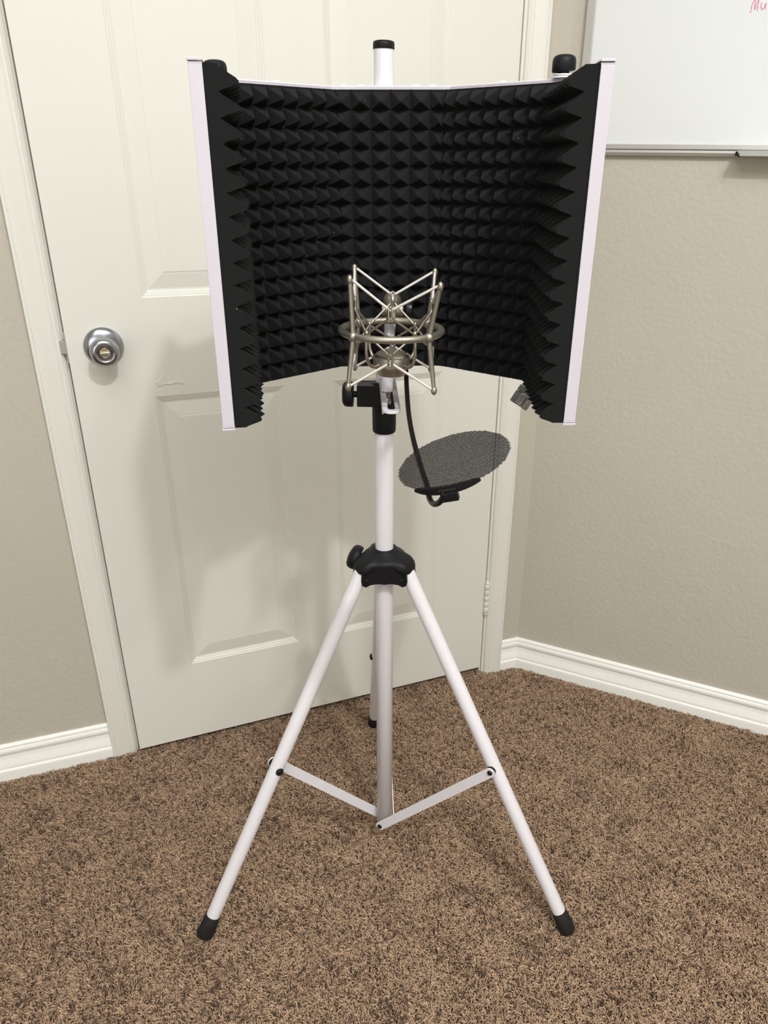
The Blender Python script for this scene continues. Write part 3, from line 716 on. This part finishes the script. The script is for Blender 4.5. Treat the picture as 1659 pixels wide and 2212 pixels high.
# made-up window behind the camera, dressing for the added front fill
fd_ = (pC).dot(N); wc = N*(fd_-.004)+U*.25+Vector((0,0,1.45)); mb = MB()
for a, b in ((-1.04,0),(1.04,0),(0,0)): box(mb, wc+U*a-N*.02, (.04,.03,.80), U, N)
for z in (-.79,.79): box(mb, wc+Vector((0,0,z))-N*.02, (1.08,.03,.04), U, N)
win = struct(mb.build('window_1', M_trim))
M_glass = mat('window_glass', (.8,.85,.9), .05, spec=.5); mb = MB(); box(mb, wc, (1.0,.003,.75), U, N); mb.build('pane', M_glass, win)
area('window_light', tuple(wc-N*.06), (PI/2, 0, a2), (2.0,1.5), 19, (.98,1,1))  # added fill light, set just inside the made-up window

# ------------------------------------------------------------------ carpet pile
def carpet():
    def inside(x, y):
        # room polygon around the visible floor; distance kept from the walls
        p = np.stack([x, y], 1); ok = np.ones(len(x), bool)
        nW = np.array([math.sin(aw), -math.cos(aw)]); ok &= ((p-np.array([HX,HY]))@nW > -.02)
        nR = np.array([math.sin(a2), -math.cos(a2)]); ok &= ((p-np.array([KX,KY]))@nR > .012)
        # beside the door the boards stand on the wall line
        s = (p-np.array([HX,HY]))@np.array([math.cos(aw), math.sin(aw)]); oo = (p-np.array([HX,HY]))@nW
        ok &= ~(((s < -.915)|(s > .002)) & (oo < .013))
        # what the picture can see of the floor, with a margin
        fw = y*math.cos(th)+H*math.sin(th); ok &= (np.abs(x+.03)/fw < .66) & (y > .32)
        return ok
    pitch = .0028
    gx = np.arange(-1.35, 1.35, pitch); gy = np.arange(.30, 1.86, pitch)
    X, Y = np.meshgrid(gx, gy); X = X.ravel(); Y = Y.ravel()
    X = X+rng.uniform(-.5,.5,len(X))*pitch; Y = Y+rng.uniform(-.5,.5,len(Y))*pitch
    k = inside(X, Y); X = X[k]; Y = Y[k]; n = len(X)
    # smooth random fields from sums of waves: lean of the pile, tuft height, yarn colour
    def field(sc, m=26, seed=0):
        r = np.random.default_rng(seed); out = np.zeros(n)
        for _ in range(m):
            a = r.uniform(0, 2*PI); kf = sc*r.uniform(.6, 1.6); out += np.sin((X*math.cos(a)+Y*math.sin(a))*kf+r.uniform(0, 2*PI))
        return out/math.sqrt(m/2)
    ang = field(22, seed=1)*1.0+field(260, seed=2)*2.2+rng.normal(0,.6,n); ph = rng.uniform(0,2*PI,n)
    lean = .0042+.0012*field(60, seed=3)+rng.normal(0,.0018,n)
    hgt = .0108+.0014*field(150, seed=4)+.0006*field(14, seed=5)+rng.normal(0,.0010,n)
    # pressed in around the feet
    for F in feet:
        dd = np.hypot(X-F.x, Y-F.y); hgt = np.where(dd < .030, hgt*(.35+.65*np.clip((dd-.012)/.018,0,1)), hgt)
    tone = field(300, seed=6)*.55+field(620, seed=9)*.40+field(55, seed=10)*.22+rng.normal(0,.55,n)
    c1, c2, c3 = np.array([.325,.198,.118]), np.array([.655,.445,.288]), np.array([.15,.082,.045])
    t = 1/(1+np.exp(-1.9*(tone+.15)))
    col = c1[None]*(1-t[:,None])+c2[None]*t[:,None]
    dk = (tone < -1.15); col[dk] = c3*(1+rng.uniform(-.2,.3,(dk.sum(),1)))
    R = 5; SEG = 3
    rad0 = .00084*(1+.25*rng.normal(0,1,n)).clip(.6,1.6)
    verts = np.zeros((n, (R+1)*SEG, 3), np.float32); dirx, diry = np.cos(ang), np.sin(ang)
    curl = rng.uniform(-1,1,n)
    for i in range(R+1):
        tt_ = i/R
        bx = X+dirx*lean*1.7*tt_**2-diry*(np.sin(tt_*4.2+ph)-np.sin(ph))*.0014; by = Y+diry*lean*1.7*tt_**2+dirx*(np.sin(tt_*4.2+ph)-np.sin(ph))*.0014
        bz = FZ-.001+hgt*(tt_*1.5-.5*tt_**2)*(1-.16*max(0,tt_-.7)/.3)
        r = rad0*(.7,1.0,1.1,1.1,1.0,.55)[i]
        for s in range(SEG):
            a = 2*PI*s/SEG+ang+i*.5
            verts[:, i*SEG+s, 0] = bx+np.cos(a)*r; verts[:, i*SEG+s, 1] = by+np.sin(a)*r; verts[:, i*SEG+s, 2] = bz+(r*.6*np.sin(a+1) if i else 0)
    nv = (R+1)*SEG
    f = []
    for i in range(R):
        for s in range(SEG):
            s2 = (s+1) % SEG; f.append((i*SEG+s, i*SEG+s2, (i+1)*SEG+s2, (i+1)*SEG+s))
    f = np.array(f, np.int32); faces = (f[None]+(np.arange(n, dtype=np.int32)*nv)[:,None,None]).reshape(-1)
    me = bpy.data.meshes.new('carpet_pile'); nf = n*len(f)
    me.vertices.add(n*nv); me.vertices.foreach_set('co', verts.reshape(-1))
    me.loops.add(nf*4); me.loops.foreach_set('vertex_index', faces)
    me.polygons.add(nf); me.polygons.foreach_set('loop_start', np.arange(nf, dtype=np.int32)*4)
    me.polygons.foreach_set('use_smooth', np.ones(nf, bool))
    me.update(calc_edges=True)
    ca = me.color_attributes.new('yarn', 'FLOAT_COLOR', 'POINT'); cc = np.ones((n, nv, 4), np.float32); cc[:,:,:3] = col[:,None,:]
    ca.data.foreach_set('color', cc.reshape(-1))
    me.materials.append(M_yarn)
    o = bpy.data.objects.new('carpet_pile', me); COL.objects.link(o)
    o['kind'] = 'stuff'; o['label'] = 'brown flecked shag carpet pile covering the floor'; o['category'] = 'carpet'
    print('tufts', n)
carpet()

# ------------------------------------------------------------------ world, camera, view
w = bpy.data.worlds.new('room_air'); S.world = w; w.use_nodes = True; w.node_tree.nodes['Background'].inputs[0].default_value = (.8,.78,.75,1); w.node_tree.nodes['Background'].inputs[1].default_value = .05
cam = bpy.data.cameras.new('camera'); co = bpy.data.objects.new('camera', cam); COL.objects.link(co)
cam.sensor_fit = 'AUTO'; cam.sensor_width = 36; cam.lens = f_/2212*36; cam.clip_start = .02
cam.shift_x = (829.5-CXp)/2212; cam.shift_y = (CYp-1106)/2212
co.matrix_world = Matrix.Translation(cam_o) @ Matrix((cR, cU, -w0)).transposed().to_4x4()
S.camera = co
vs_ = S.view_settings; vs_.view_transform = 'Standard'; vs_.look = 'None'; vs_.gamma = 1; vs_.use_curve_mapping = False; vs_.exposure = -0.07
